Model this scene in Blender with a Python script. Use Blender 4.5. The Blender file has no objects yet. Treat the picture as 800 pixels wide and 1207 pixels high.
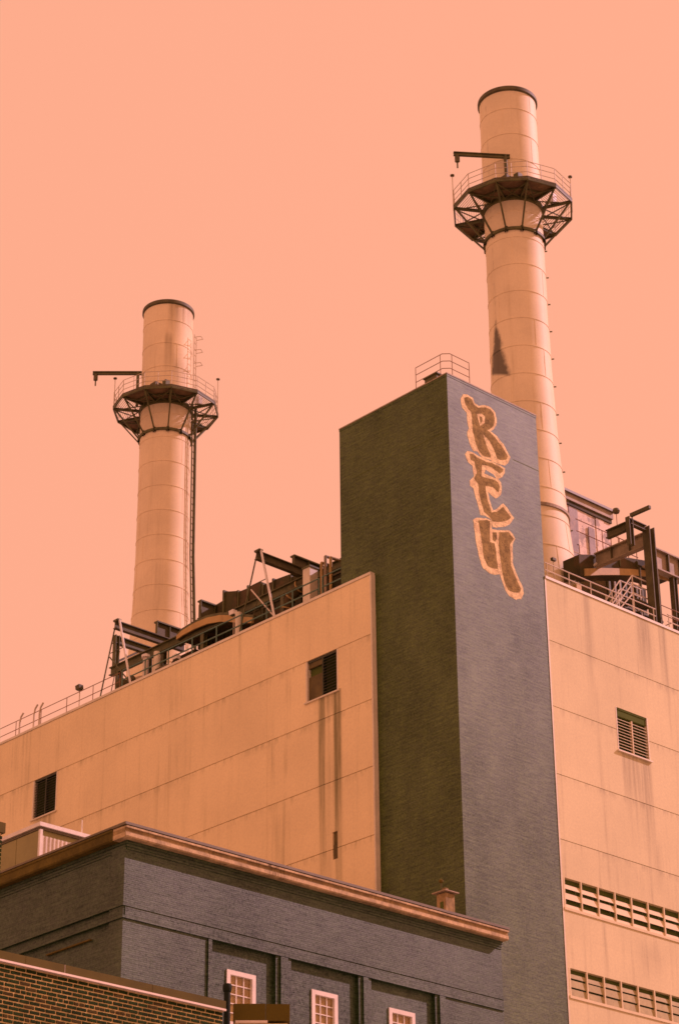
import bpy, bmesh, math, random
from mathutils import Vector, Matrix
random.seed(7)
S = bpy.context.scene
COL = S.collection
R = math.radians

# ------------------------------------------------------------------ camera
cd = bpy.data.cameras.new('camera')
cd.sensor_fit = 'HORIZONTAL'; cd.sensor_width = 36.0
cd.lens = 2746.3 / 800.0 * 36.0
cd.clip_start = 0.5; cd.clip_end = 3000
cam = bpy.data.objects.new('camera', cd); COL.objects.link(cam)
cam.matrix_world = (Matrix.Translation((-68.732, -65.581, 1.7)) @ Matrix.Rotation(R(-43.2595), 4, 'Z')
                    @ Matrix.Rotation(R(90 + 26.7919), 4, 'X') @ Matrix.Rotation(R(-0.651), 4, 'Z'))
S.camera = cam

# ------------------------------------------------------------------ sky, sun, exposure
SUN_EL, SUN_X, SUN_Y = R(37), 0.900, -0.436
sdir = Vector((SUN_X * math.cos(SUN_EL), SUN_Y * math.cos(SUN_EL), math.sin(SUN_EL))).normalized()
W = bpy.data.worlds.new('World'); S.world = W; W.use_nodes = True
nt = W.node_tree; nt.nodes.clear()
o_ = nt.nodes.new('ShaderNodeOutputWorld'); bg = nt.nodes.new('ShaderNodeBackground')
sky = nt.nodes.new('ShaderNodeTexSky'); sky.sky_type = 'NISHITA'; sky.sun_disc = False
sky.sun_elevation = SUN_EL; sky.sun_rotation = math.atan2(sdir.x, sdir.y)
sky.air_density = 2.0; sky.dust_density = 6.0
bw = nt.nodes.new('ShaderNodeRGBToBW')
mx = nt.nodes.new('ShaderNodeMix'); mx.data_type = 'RGBA'; mx.inputs[0].default_value = 0.82
tint = nt.nodes.new('ShaderNodeMix'); tint.data_type = 'RGBA'; tint.blend_type = 'MULTIPLY'; tint.inputs[0].default_value = 1
tint.inputs[7].default_value = (1.0, 0.42, 0.28, 1)
nt.links.new(sky.outputs[0], bw.inputs[0]); nt.links.new(bw.outputs[0], tint.inputs[6])
nt.links.new(tint.outputs[2], mx.inputs[6]); mx.inputs[7].default_value = (11.5, 4.82, 3.08, 1)   # even salmon smog veil
nt.links.new(mx.outputs[2], bg.inputs[0]); bg.inputs[1].default_value = 0.1
nt.links.new(bg.outputs[0], o_.inputs[0])
sl = bpy.data.lights.new('sun', 'SUN'); sl.energy = 3.3; sl.angle = R(0.6); sl.color = (1.0, 0.58, 0.71)
sun = bpy.data.objects.new('sun', sl); COL.objects.link(sun)
sun.rotation_euler = sdir.to_track_quat('Z', 'Y').to_euler(); sun.location = (60, -60, 120)
vs = S.view_settings
vs.view_transform = 'Standard'; vs.look = 'None'; vs.exposure = 0.0; vs.gamma = 1.0; vs.use_curve_mapping = False
S.render.engine = 'CYCLES'
S.cycles.filter_width = 1.6

# ------------------------------------------------------------------ materials
def newmat(name):
    m = bpy.data.materials.new(name); m.use_nodes = True
    return m, m.node_tree, m.node_tree.nodes['Principled BSDF']
class NT:
    def __init__(s, t): s.t = t
    def n(s, typ, **k):
        x = s.t.nodes.new(typ)
        for a, b in k.items(): setattr(x, a, b)
        return x
    def l(s, a, b): s.t.links.new(a, b)
    def math(s, op, a, b=None, clamp=False):
        x = s.n('ShaderNodeMath', operation=op, use_clamp=clamp)
        for i, v in enumerate((a, b)):
            if v is None: continue
            if isinstance(v, (int, float)): x.inputs[i].default_value = v
            else: s.l(v, x.inputs[i])
        return x.outputs[0]
    def mix(s, f, a, b, mode='MIX'):
        x = s.n('ShaderNodeMix', data_type='RGBA', blend_type=mode)
        for i, v in ((0, f), (6, a), (7, b)):
            if isinstance(v, (int, float)): x.inputs[i].default_value = v
            elif isinstance(v, (tuple, list)): x.inputs[i].default_value = (*v[:3], 1)
            else: s.l(v, x.inputs[i])
        return x.outputs[2]
    def pos(s): return s.n('ShaderNodeNewGeometry').outputs['Position']
    def noise(s, vec, scale, detail=4, rough=.6, map_scale=None):
        if map_scale:
            mp = s.n('ShaderNodeMapping'); mp.inputs['Scale'].default_value = map_scale; s.l(vec, mp.inputs[0]); vec = mp.outputs[0]
        x = s.n('ShaderNodeTexNoise'); x.inputs['Scale'].default_value = scale
        x.inputs['Detail'].default_value = detail; x.inputs['Roughness'].default_value = rough
        s.l(vec, x.inputs['Vector']); return x.outputs['Fac']
    def ramp(s, f, lo, hi):
        x = s.n('ShaderNodeMapRange', interpolation_type='SMOOTHSTEP'); s.l(f, x.inputs[0])
        x.inputs[1].default_value = lo; x.inputs[2].default_value = hi; return x.outputs[0]

def plain(name, col, rough=.6, spec=.5, var=.18, vscale=.7, streak=0., streakcol=None, grain=.10, bump=.0, metal=0.,
          dark=None, stains=(), objvar=0., joints=(), wear=0., patch=0., patchcol=(.1, .1, .1), patchscale=.5):
    """paint / metal / stone with cloudy colour, rain streaks (stretched along z), grain and named run-off stains"""
    m, t, p = newmat(name); q = NT(t); P = q.pos()
    d = dark or tuple(c * .6 for c in col)
    n1 = q.noise(P, vscale); c = q.mix(q.math('MULTIPLY', q.ramp(n1, .35, .7), var * 2.2, True), col, d)
    if streak:
        s1 = q.noise(P, 1.0, 5, .65, (2.2, 2.2, .07)); s2 = q.noise(P, .3)
        f = q.math('MULTIPLY', q.math('MULTIPLY', q.ramp(s1, .5, .78), q.ramp(s2, .3, .65)), streak, True)
        c = q.mix(f, c, streakcol or tuple(x * .35 for x in col))
    if patch:
        f = q.math('MULTIPLY', q.ramp(q.noise(P, patchscale, 7, .7), .50, .58), patch, True); c = q.mix(f, c, patchcol)
    if stains:
        sep = q.n('ShaderNodeSeparateXYZ'); q.l(P, sep.inputs[0]); tot = None
        br = q.noise(P, 1.0, 6, .7, (5, 5, .18))
        for (ax, c0, w, zt, zb, k, *sf) in stains:
            sf = sf[0] if sf else .02
            dd = q.math('ABSOLUTE', q.math('SUBTRACT', sep.outputs[ax], c0))
            a = q.math('SUBTRACT', 1.0, q.ramp(dd, w * .35, w))
            up = q.math('SUBTRACT', 1.0, q.ramp(sep.outputs[2], zt - sf, zt + .02))
            dn = q.ramp(sep.outputs[2], zb, zb + (zt - zb) * .85)
            f = q.math('MULTIPLY', q.math('MULTIPLY', a, up), q.math('MULTIPLY', dn, k))
            tot = f if tot is None else q.math('MAXIMUM', tot, f)
        f = q.math('MULTIPLY', tot, q.math('ADD', .35, q.ramp(br, .3, .65)), True)
        c = q.mix(f, c, streakcol or tuple(x * .3 for x in col))
    if joints:
        sz = q.n('ShaderNodeSeparateXYZ'); q.l(P, sz.inputs[0]); tot = None; br = q.noise(P, 1.0, 5, .7, (3, 3, .5))
        for zj in joints:
            f = q.math('MULTIPLY', q.math('SUBTRACT', 1.0, q.ramp(sz.outputs[2], zj - .02, zj)), q.ramp(sz.outputs[2], zj - .5, zj))
            tot = f if tot is None else q.math('MAXIMUM', tot, f)
        c = q.mix(q.math('MULTIPLY', q.math('MULTIPLY', tot, q.ramp(br, .42, .7)), .45, True), c, streakcol)
    if objvar:
        hv0 = q.n('ShaderNodeHueSaturation'); q.l(c, hv0.inputs['Color'])
        q.l(q.math('ADD', 1 - objvar, q.math('MULTIPLY', q.n('ShaderNodeObjectInfo').outputs['Random'], 2*objvar)), hv0.inputs['Value']); c = hv0.outputs[0]
    if wear:
        w1 = q.noise(P, 3.0, 6, .75); w2 = q.noise(P, 1.0, 3, .8, (4, 4, 26))
        q.l(q.math('SUBTRACT', 1.0, q.math('MULTIPLY', q.ramp(q.math('ADD', q.math('MULTIPLY', w1, .55), q.math('MULTIPLY', w2, .45)), .47, .62), wear), True), p.inputs['Alpha'])
    if grain:
        g = q.noise(P, 9, 3, .8)
        hv = q.n('ShaderNodeHueSaturation'); q.l(c, hv.inputs['Color'])
        q.l(q.math('ADD', 1.0, q.math('MULTIPLY', q.math('SUBTRACT', g, .5), grain * 4)), hv.inputs['Value']); c = hv.outputs[0]
    q.l(c, p.inputs['Base Color'])
    p.inputs['Roughness'].default_value = rough; p.inputs['Specular IOR Level'].default_value = spec; p.inputs['Metallic'].default_value = metal
    if bump:
        b = q.n('ShaderNodeBump'); b.inputs['Strength'].default_value = bump; b.inputs['Distance'].default_value = .03
        q.l(q.noise(P, 14, 5, .7), b.inputs['Height']); q.l(b.outputs[0], p.inputs['Normal'])
    return m

def brickmat(name, c1, c2, mortar, rough=.55, spec=.5, big=.55, msize=.010, extra=None):
    m, t, p = newmat(name); q = NT(t); P = q.pos()
    sep = q.n('ShaderNodeSeparateXYZ'); q.l(P, sep.inputs[0]); cb = q.n('ShaderNodeCombineXYZ')
    q.l(q.math('ADD', sep.outputs[0], sep.outputs[1]), cb.inputs[0]); q.l(sep.outputs[2], cb.inputs[1])
    b = q.n('ShaderNodeTexBrick'); q.l(cb.outputs[0], b.inputs['Vector'])
    b.inputs['Color1'].default_value = (*c1, 1); b.inputs['Color2'].default_value = (*c2, 1); b.inputs['Mortar'].default_value = (*mortar, 1)
    b.inputs['Scale'].default_value = 1; b.inputs['Brick Width'].default_value = .215; b.inputs['Row Height'].default_value = .075
    b.inputs['Mortar Size'].default_value = msize; b.inputs['Mortar Smooth'].default_value = .2; b.inputs['Bias'].default_value = 0
    hv = q.n('ShaderNodeHueSaturation'); q.l(b.outputs[0], hv.inputs['Color'])
    n = q.noise(P, .35, 5, .65, (1, 1, .6)); n2 = q.noise(cb.outputs[0], 1.0, 2, .5, (1.2, 13.3, 1)); n3 = q.noise(P, 10, 3, .85)
    v = q.math('ADD', 1.0, q.math('MULTIPLY', q.math('SUBTRACT', n, .5), big * 2))
    v = q.math('ADD', v, q.math('MULTIPLY', q.math('SUBTRACT', n2, .5), 1.1))
    n4 = q.noise(P, 1.0, 5, .65, (1.1, 1.1, .06)); v = q.math('ADD', v, q.math('MULTIPLY', q.math('SUBTRACT', n4, .5), .6))
    v = q.math('ADD', v, q.math('MULTIPLY', q.math('SUBTRACT', n3, .5), 1.6))
    q.l(v, hv.inputs['Value']); c = hv.outputs[0]
    q.l(c, p.inputs['Base Color']); q.l(q.math('MULTIPLY', spec, q.math('ADD', 1.0, q.math('ADD', q.math('MULTIPLY', q.math('SUBTRACT', n3, .5), 3.2), q.math('MULTIPLY', q.math('ADD', q.math('SUBTRACT', n2, .5), q.math('SUBTRACT', n, .5)), 1.1)))), p.inputs['Specular IOR Level'])
    q.l(q.math('ADD', rough, q.math('MULTIPLY', q.math('SUBTRACT', n3, .5), .35)), p.inputs['Roughness'])
    bp = q.n('ShaderNodeBump'); bp.inputs['Strength'].default_value = .25; bp.inputs['Distance'].default_value = .01; bp.invert = True
    q.l(b.outputs['Fac'], bp.inputs['Height']); q.l(bp.outputs[0], p.inputs['Normal'])
    return m

CREAM = (.93, .76, .42)
M = {}
M['panel_left'] = plain('cream_panel_weathered', CREAM, .65, .4, .10, .25, .45, (.28, .24, .10), .09, objvar=.035, joints=(45.10, 41.87, 38.63, 35.40),
    stains=[(1, 8.55, .35, 43.0, 30, .75), (1, 7.5, .35, 43.05, 29, .9), (1, 8.1, 1.1, 43.0, 41.3, .45), (1, 30.1, 1.1, 42.9, 40.5, .5),
            (1, 7.9, .9, 42, 31, .22, 3), (1, 11.6, .3, 39.5, 31, .2, 3)])
M['panel_right'] = plain('cream_panel_streaked', (.78, .68, .38), .75, .25, .10, .25, .6, (.30, .24, .14), .09, objvar=.03, joints=(44.98, 41.70, 38.42, 35.33),
    stains=[(0, 11.8, 1.15, 40.7, 36.5, .42), (0, 11.0, .18, 40.7, 37.2, .5), (0, 12.6, .5, 40.7, 33.7, .45), (0, 9.0, .35, 48.1, 41, .35),
            (0, 13.2, .7, 48.1, 44, .45), (0, 14.6, .4, 48.1, 43, .4), (0, 12.9, .5, 37.5, 33.7, .4, 2.5), (0, 12.0, 1.4, 32.1, 29.6, .3, 1.5)])
M['trim'] = plain('pale_metal_trim', (.80, .72, .52), .45, .5, .15, 1.2)
M['core'] = plain('dark_core', (.08, .07, .05), .9, .2)
M['brick'] = brickmat('dark_brown_brick', (.062, .102, .003), (.034, .060, .002), (.072, .106, .006), .56, .56)
M['lowbrick'] = brickmat('olive_grey_brick', (.024, .060, .008), (.014, .038, .006), (.032, .064, .014), .52, .66)
M['roof'] = plain('roof_gravel', (.36, .32, .25), .95, .2, .3, .5, bump=.5)
M['paint_line'] = plain('graffiti_pale_paint', (.92, .74, .38), .8, .15, .12, 3, grain=.25, patch=.45, patchcol=(.62, .42, .22), patchscale=2.2, wear=.5)
M['paint_fill'] = plain('graffiti_tan_paint', (.40, .29, .10), .85, .12, .45, 2.2, patch=.55, patchcol=(.20, .145, .05), patchscale=2.6, grain=.3, wear=.6)
M['stack'] = plain('stack_cream_paint', (.90, .74, .46), .65, .35, .14, .35, .35, (.30, .22, .10), .06, bump=.05,
    stains=[(1, 37.25, .30, 84.2, 80.6, .5, 1.0), (1, 37.45, .2, 81.6, 77, .45, 1.0), (1, 37.1, .2, 79.5, 75, .4, 1.0)])
M['stack_soot_right'] = plain('stack_cream_paint_sooty', (.88, .74, .46), .6, .4, .14, .35, .35, (.42, .33, .16), .06, bump=.05)
M['steel'] = plain('olive_painted_steel', (.125, .12, .034), .6, .4, .5, 2.0, .3, (.12, .06, .02), .15)
M['rust'] = plain('rusty_duct_steel', (.076, .066, .017), .75, .3, .6, .6, .5, (.20, .11, .04), .15, bump=.2, patch=.5, patchcol=(.14, .075, .03), patchscale=.8)
M['girder'] = plain('grey_brown_girder_steel', (.13, .11, .04), .65, .4, .4, 1.4, .4, (.04, .03, .015), .15)
M['girder_pale'] = plain('faded_girder_paint', (.42, .33, .20), .6, .4, .4, 1.4, .6, (.10, .07, .03), .15)
M['tan'] = plain('tan_duct_paint', (.54, .36, .12), .6, .4, .3, 1.0, .5, (.2, .13, .05), .1)
M['pale'] = plain('pale_galvanised_tube', (.75, .66, .52), .5, .5, .2, 2)
M['deck'] = plain('rusty_deck_underside', (.24, .155, .07), .8, .3, .5, 1.2, .0, None, .15, patch=.5, patchcol=(.12, .08, .03), patchscale=1.4)
M['rail'] = plain('weathered_rail_steel', (.66, .54, .36), .55, .5, .3, 2)
M['thinrail'] = plain('thin_rail_red_brown', (.30, .14, .06), .6, .4, .2, 2)
M['teal'] = plain('teal_rail_paint', (.10, .19, .12), .5, .5, .2, 2)
M['white'] = plain('white_enamel', (.85, .80, .70), .4, .5, .1, 2)
M['louvre_dark'] = plain('dark_green_louvre', (.060, .066, .028), .55, .4, .4, 2.4, .4, (.12, .09, .03), .15)
M['louvre_board'] = plain('weathered_board', (.15, .115, .035), .7, .3, .4, 2, .7, (.06, .05, .02), .15)
M['louvre_pale'] = plain('pale_louvre_slat', (.78, .66, .38), .6, .4, .14, 2.5, .3, (.35, .25, .1), .12)
M['louvre_pink'] = plain('cream_louvre_slat', (.80, .68, .40), .7, .3, .06, 1.5, .15, (.4, .3, .2), .06)
M['void'] = plain('louvre_throat', (.11, .14, .03), .9, .1)
M['cornice'] = plain('stained_stone_cornice', (.66, .50, .26), .75, .3, .5, 1.6, 1.6, (.17, .11, .03), .25, bump=.2)
M['cornice_stained'] = plain('soot_streaked_stone', (.42, .30, .13), .8, .2, .6, 1.4, 1.8, (.12, .085, .02), .25, bump=.2)
M['cornice_shade_tone'] = plain('shade_toned_stained_cornice', (.15, .115, .02), .85, .2, .6, .8, .9, (.10, .08, .02), .2, bump=.2)  # left cornice run: its shade is put into a darker, stained stone colour
M['cornice_top'] = plain('sheet_metal_coping', (.17, .14, .07), .5, .5, .3, 1.2)
M['glass'] = None
M['peel'] = plain('peeling_pale_paint', (.88, .72, .58), .7, .4, .2, .5, .9, (.20, .17, .14), .15, bump=.3, patch=.8, patchcol=(.30, .25, .22), patchscale=1.1)
M['peel_grey'] = plain('bare_grey_panel', (.42, .38, .38), .7, .4, .3, .7, .9, (.10, .09, .07), .15, bump=.3, patch=.5, patchcol=(.50, .40, .33), patchscale=.9)
M['corr'] = plain('olive_side_sheet', (.32, .29, .09), .5, .5, .2, .6, .4, (.3, .24, .14), .08)  # shed body and side sheets, darker and more olive than the corrugated front
M['nearbrick'] = plain('dark_near_brick', (.024, .046, .008), .9, .15, .5, 4.0, grain=.25, bump=.4)
M['nearbrick2'] = plain('reddish_near_brick', (.075, .060, .014), .9, .15, .5, 4.0, grain=.25, bump=.4)
M['mortar'] = plain('sandy_mortar', (.82, .66, .30), .9, .2, .3, 3, grain=.2, bump=.4)
M['nearwall'] = brickmat('near_brickwork', (.024, .046, .008), (.04, .05, .01), (.82, .66, .30), .85, .2, .2, .02)
M['coping_brown'] = plain('brown_sheet_coping', (.115, .090, .010), .75, .2, .2, 1.5, grain=.06)
M['white_line'] = plain('white_drip_flashing', (.86, .76, .62), .5, .5, .1, 2)
M['black'] = plain('black_iron', (.014, .022, .012), .8, .2, .3, 3)
M['ground'] = plain('concrete_paving', (.34, .31, .26), .9, .2, .3, .1)
M['curtain'] = plain('drawn_tan_blind', (.70, .56, .26), .7, .3, .2, 2)
g, t_, p_ = newmat('window_glass'); q_ = NT(t_)
tr_ = q_.n('ShaderNodeBsdfTransparent'); gl_ = q_.n('ShaderNodeBsdfGlossy'); gl_.inputs['Roughness'].default_value = .06
lw_ = q_.n('ShaderNodeLayerWeight'); lw_.inputs[0].default_value = .5; ms_ = q_.n('ShaderNodeMixShader')
fc_ = q_.math('ADD', .05, q_.math('MULTIPLY', q_.math('POWER', lw_.outputs['Facing'], 3.0), .6), True)
tr_.inputs[0].default_value = (.86, .82, .70, 1)
q_.l(fc_, ms_.inputs[0]); q_.l(tr_.outputs[0], ms_.inputs[1]); q_.l(gl_.outputs[0], ms_.inputs[2])
q_.l(ms_.outputs[0], [n for n in t_.nodes if n.type == 'OUTPUT_MATERIAL'][0].inputs[0])
M['glass'] = g
# soot flame on the right stack: a pointed dark scorch with its own outline
def soot(mat, cx, cy, ang, zb, zt, w):
    t = mat.node_tree; q = NT(t); p = t.nodes['Principled BSDF']; old = p.inputs['Base Color'].links[0].from_socket
    P = q.pos(); s = q.n('ShaderNodeSeparateXYZ'); q.l(P, s.inputs[0])
    tx, ty = -math.sin(ang), math.cos(ang)
    lat = q.math('ADD', q.math('MULTIPLY', q.math('SUBTRACT', s.outputs[0], cx), tx), q.math('MULTIPLY', q.math('SUBTRACT', s.outputs[1], cy), ty))
    side = q.math('ADD', q.math('MULTIPLY', q.math('SUBTRACT', s.outputs[0], cx), math.cos(ang)), q.math('MULTIPLY', q.math('SUBTRACT', s.outputs[1], cy), math.sin(ang)))
    hgt = q.math('DIVIDE', q.math('SUBTRACT', s.outputs[2], zb), zt - zb)
    lim = q.math('MULTIPLY', q.math('SUBTRACT', 1.0, hgt, True), w)
    nz = q.math('MULTIPLY', q.math('SUBTRACT', q.noise(P, 2.0, 5), .5), .5)
    inside = q.ramp(q.math('SUBTRACT', lim, q.math('ADD', q.math('ABSOLUTE', lat), nz)), -.06, .28)
    low = q.ramp(q.math('ADD', hgt, q.math('MULTIPLY', lat, .12)), .0, .06)
    f = q.math('MULTIPLY', q.math('MULTIPLY', inside, low), q.math('MULTIPLY', q.ramp(side, 0, .3), .86), True)
    q.l(q.mix(f, old, (.045, .04, .022)), p.inputs['Base Color'])

# ------------------------------------------------------------------ mesh helpers
WO = {}
class MB:
    def __init__(s): s.v = []; s.f = []
    def add(s, vs, fs):
        b = len(s.v); s.v += [tuple(x) for x in vs]; s.f += [tuple(i + b for i in f) for f in fs]; return s
    def box(s, x0, x1, y0, y1, z0, z1):
        return s.add([(x0,y0,z0),(x1,y0,z0),(x1,y1,z0),(x0,y1,z0),(x0,y0,z1),(x1,y0,z1),(x1,y1,z1),(x0,y1,z1)],
                     [(0,3,2,1),(4,5,6,7),(0,1,5,4),(1,2,6,5),(2,3,7,6),(3,0,4,7)])
    def bar(s, a, b, w, h=None, n=4, up=(0,0,1)):
        """a bar from a to b; n=4 rectangular w (sideways) x h (up), else round of diameter w"""
        a, b = Vector(a), Vector(b); d = (b - a).normalized(); u = Vector(up)
        if abs(d.dot(u)) > .99: u = Vector((1, 0, 0))
        sd = d.cross(u).normalized(); u = sd.cross(d).normalized(); h = h or w
        if n == 4: ring = [(-w/2,-h/2),(w/2,-h/2),(w/2,h/2),(-w/2,h/2)]
        else: ring = [(math.cos(2*math.pi*i/n)*w/2, math.sin(2*math.pi*i/n)*w/2) for i in range(n)]
        vs = [a + sd*x + u*y for x, y in ring] + [b + sd*x + u*y for x, y in ring]
        fs = [(i, (i+1) % n, n+(i+1) % n, n+i) for i in range(n)] + [tuple(range(n))[::-1], tuple(range(n, 2*n))]
        return s.add(vs, fs)
    def ibeam(s, a, b, w, h, t=.04, up=(0,0,1)):
        a, b = Vector(a), Vector(b); d = (b - a).normalized(); u = Vector(up)
        if abs(d.dot(u)) > .99: u = Vector((1, 0, 0))
        sd = d.cross(u).normalized(); u = sd.cross(d).normalized()
        o = u * (h/2 - t/2)
        s.bar(a+o, b+o, w, t, up=u); s.bar(a-o, b-o, w, t, up=u); s.bar(a, b, t*.7, h-2*t, up=u); return s
    def lathe(s, c, prof, n=48, a0=0., a1=2*math.pi, closed=True):
        full = abs(a1-a0-2*math.pi) < 1e-6; k = n if full else n+1
        vs = [(c[0]+r*math.cos(a0+(a1-a0)*i/n), c[1]+r*math.sin(a0+(a1-a0)*i/n), z) for i in range(k) for r, z in prof]
        m = len(prof); fs = []
        for i in range(n):
            j = (i+1) % k
            for q in range(m if closed else m-1): fs.append((i*m+q, j*m+q, j*m+(q+1) % m, i*m+(q+1) % m))
        return s.add(vs, fs)
    def prism(s, poly, ax, a, b):
        """polygon in the plane across axis ax (0: (y,z), 1: (x,z), 2: (x,y)), extruded from a to b along ax"""
        n = len(poly)
        def P(p, c): return (c,p[0],p[1]) if ax == 0 else (p[0],c,p[1]) if ax == 1 else (p[0],p[1],c)
        return s.add([P(p, a) for p in poly] + [P(p, b) for p in poly],
                     [(i,(i+1) % n,n+(i+1) % n,n+i) for i in range(n)] + [tuple(range(n))[::-1], tuple(range(n,2*n))])
    def path(s, pts, w, n=8):
        for a, b in zip(pts, pts[1:]): s.bar(a, b, w, n=n)
        return s
    def mesh(s, name, org=(0,0,0), smooth=False):
        me = bpy.data.meshes.new(name); o = Vector(org)
        me.from_pydata([Vector(v)-o for v in s.v], [], s.f)
        bm = bmesh.new(); bm.from_mesh(me); bmesh.ops.recalc_face_normals(bm, faces=bm.faces); bm.to_mesh(me); bm.free()
        if smooth:
            me.polygons.foreach_set('use_smooth', [True]*len(me.polygons)); me.set_sharp_from_angle(angle=R(35))
        return me
    def build(s, name, mat, parent=None, org=None, smooth=False):
        o0 = WO[parent.name] if parent else Vector(org or (0,0,0))
        o = bpy.data.objects.new(name, s.mesh(name, o0, smooth)); COL.objects.link(o)
        o.data.materials.append(M[mat])
        if parent: o.parent = parent
        else: o.location = o0
        WO[o.name] = o0
        return o
def box(*a): return MB().box(*a)
def empty(name, loc, parent=None):
    o = bpy.data.objects.new(name, None); COL.objects.link(o); o.empty_display_size = .3
    if parent: o.parent = parent; o.location = Vector(loc) - WO[parent.name]
    else: o.location = loc
    WO[o.name] = Vector(loc); return o
def tag(o, label, cat, group=None):
    o['label'] = label; o['category'] = cat
    if group: o['group'] = group
    return o
def piece(name, me, loc, parent, mat=None, rz=0):
    o = bpy.data.objects.new(name, me); COL.objects.link(o); o.parent = parent
    o.location = Vector(loc) - WO[parent.name]; o.rotation_euler.z = rz
    if mat and not me.materials: me.materials.append(M[mat])
    return o

# ------------------------------------------------------------------ ground
gr = MB().add([(-900,-900,0),(900,-900,0),(900,900,0),(-900,900,0)], [(0,1,2,3)]).build('ground', 'ground'); gr['kind'] = 'structure'

# ------------------------------------------------------------------ power house
WALL_T = 48.12
ph = tag(empty('power_house', (15, 25, 0)), 'huge cream panelled power station block wrapped round the dark brick tower', 'building')
box(.06, 30, .24, 48, 0, 47.2).build('core', 'core', ph)
box(.06, 30, .24, 48, 47.2, 47.35).build('roof_deck', 'roof', ph)

def cut(c0, c1, holes):
    """split the span c0..c1 at the holes' sides -> [(a, b, hole or None)]"""
    out = []; x = c0
    for h in sorted(holes):
        a, b = max(h[0], c0), min(h[1], c1)
        if b <= a: continue
        if a > x: out.append((x, a, None))
        out.append((a, b, h)); x = b
    if x < c1: out.append((x, c1, None))
    return out
GAP = .016
def wall(axis, c0, c1, rows, holes, vjoints, mat, front=-.25, back=-.02, tight=()):
    for zt, zb in zip(rows, rows[1:]):
        z0, z1 = zb + (GAP if zb not in tight else .0005), zt - (GAP if zt not in tight else .0005)
        cols = [c0] + [v for v in vjoints if c0 < v < c1] + [c1]
        for a, b in zip(cols, cols[1:]):
            a2, b2 = a + .004, b - .004
            for s, e, h in cut(a2, b2, [h for h in holes if h[3] > z0 and h[2] < z1]):
                spans = [(z0, z1)] if not h else [sp for sp in ((z0, min(h[2], z1)), (max(h[3], z0), z1)) if sp[1] - sp[0] > .03]
                for l0, l1 in spans:
                    (box(front, back, s, e, l0, l1) if axis == 0 else box(s, e, front, back, l0, l1)).build('wall_panel', mat, ph)
HL = [(7.42, 9.60, 43.03, 45.08), (29.12, 31.22, 42.92, 45.08), (7.56, 7.88, 34.9, 36.2)]
wall(0, 5.17, 48, [WALL_T, 45.10, 41.87, 38.63, 35.40, 32.15, 28.9, 20, 10, 0], HL, [12.4, 19.8, 27.1, 34.5, 41.8], 'panel_left')
HR = [(10.68, 12.93, 40.70, 42.85), (6.26, 18.9, 32.20, 33.58), (6.30, 18.9, 28.27, 29.50)]
wall(1, 6.155, 30, [WALL_T, 44.98, 41.70, 38.42, 35.33, 30.9, 26.2, 20, 10, 0], HR, [18.95, 24.5], 'panel_right', -.012, .19, (30.9,))
# parapet caps and corner trims
box(-.29, .16, 5.10, 48, WALL_T, WALL_T + .13).build('parapet_cap', 'trim', ph)
box(6.16, 30, -.06, .36, WALL_T, WALL_T + .13).build('parapet_cap', 'trim', ph)
box(-.275, -.005, 5.08, 5.166, 0, WALL_T - .002).build('corner_trim', 'trim', ph)
box(6.12, 6.20, -.022, -.0125, 0, WALL_T - .002).build('corner_trim', 'trim', ph)

def louvre(axis, c0, c1, z0, z1, nsl, smat, fmat, tilt, half=None, frame=.07, mull=True):
    D = 0 if axis == 0 else .21
    L = empty('louvre_window', ((-.1, c0, z0) if axis == 0 else (c0, .1, z0)), ph)
    B = (lambda c_a, c_b, d0, d1, za, zb: box(d0, d1, c_a, c_b, za, zb)) if axis == 0 else (lambda c_a, c_b, d0, d1, za, zb: box(c_a, c_b, d0+.21, d1+.21, za, zb))
    B(c0+.002, c1-.002, -.018, .05, z0, z1).build('backing', 'void', L)
    for a in ((c0-.03, c0+frame, z0-.03, z1), (c1-frame, c1+.03, z0-.03, z1)): B(a[0], a[1], -.262 if axis == 0 else -.235, -.021, a[2], a[3]).build('jamb', fmat, L)
    B(c0-.10, c1+.10, -.34, -.022, z0-.10, z0-.032).build('sill', fmat, L)
    B(c0+frame+.002, c1-frame-.002, -.20, -.021, z1-.09, z1+.0).build('head', smat if axis == 0 else 'void', L)
    if axis == 1: B(c0+.05, c1-.05, -.17, -.021, z1-.40, z1-.09).build('recess_shadow', 'void', L); z1 -= .36  # dark board added to stand in for the recess shadow above the slats
    mid = (c0+c1)/2
    if mull: B(mid-.03, mid+.03, -.21, -.03, z0-.03, z1-.09).build('mullion', smat, L)
    h = (z1 - z0 - .1) / nsl; d = .075
    s0 = c0 + frame + .003 if half is None else mid + .035
    s1 = c1 - frame - .003
    if axis == 0 and half is not None: s0, s1 = c0 + frame + .003, mid - .035
    spans = [(s0, s1)] if (half is not None or not mull) else [(s0, mid-.032), (mid+.032, s1)]
    for a, b in spans:
        w = b - a; me = MB()
        t = .012
        # slat profile leans: outer edge low, inner edge high
        prof = [(-d, -h*tilt), (-d, -h*tilt + t*1.6), (d, h*tilt), (d, h*tilt - t*1.6)]
        vs = []
        for c in (0, w):
            for (x, z) in prof: vs.append((x, c, z) if axis == 0 else (c, x, z))
        me.add(vs, [(0,1,2,3),(7,6,5,4)] + [(i,(i+1) % 4,4+(i+1) % 4,4+i) for i in range(4)])
        m = me.mesh('slat')
        for i in range(nsl):
            z = z0 + h*(i+.5)
            piece('slat', m, ((-.13, a, z) if axis == 0 else (a, .08, z)), L, smat)
    return L, mid
L1, mid = louvre(0, 7.42, 9.60, 43.03, 45.08, 13, 'louvre_dark', 'trim', .42, half=1)
box(-.15, -.05, mid+.035, 9.52, 43.0, 44.28).build('board', 'louvre_board', L1)
box(-.16, -.05, mid+.035, 9.52, 44.72, 44.99).build('board', 'louvre_board', L1)
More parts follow.
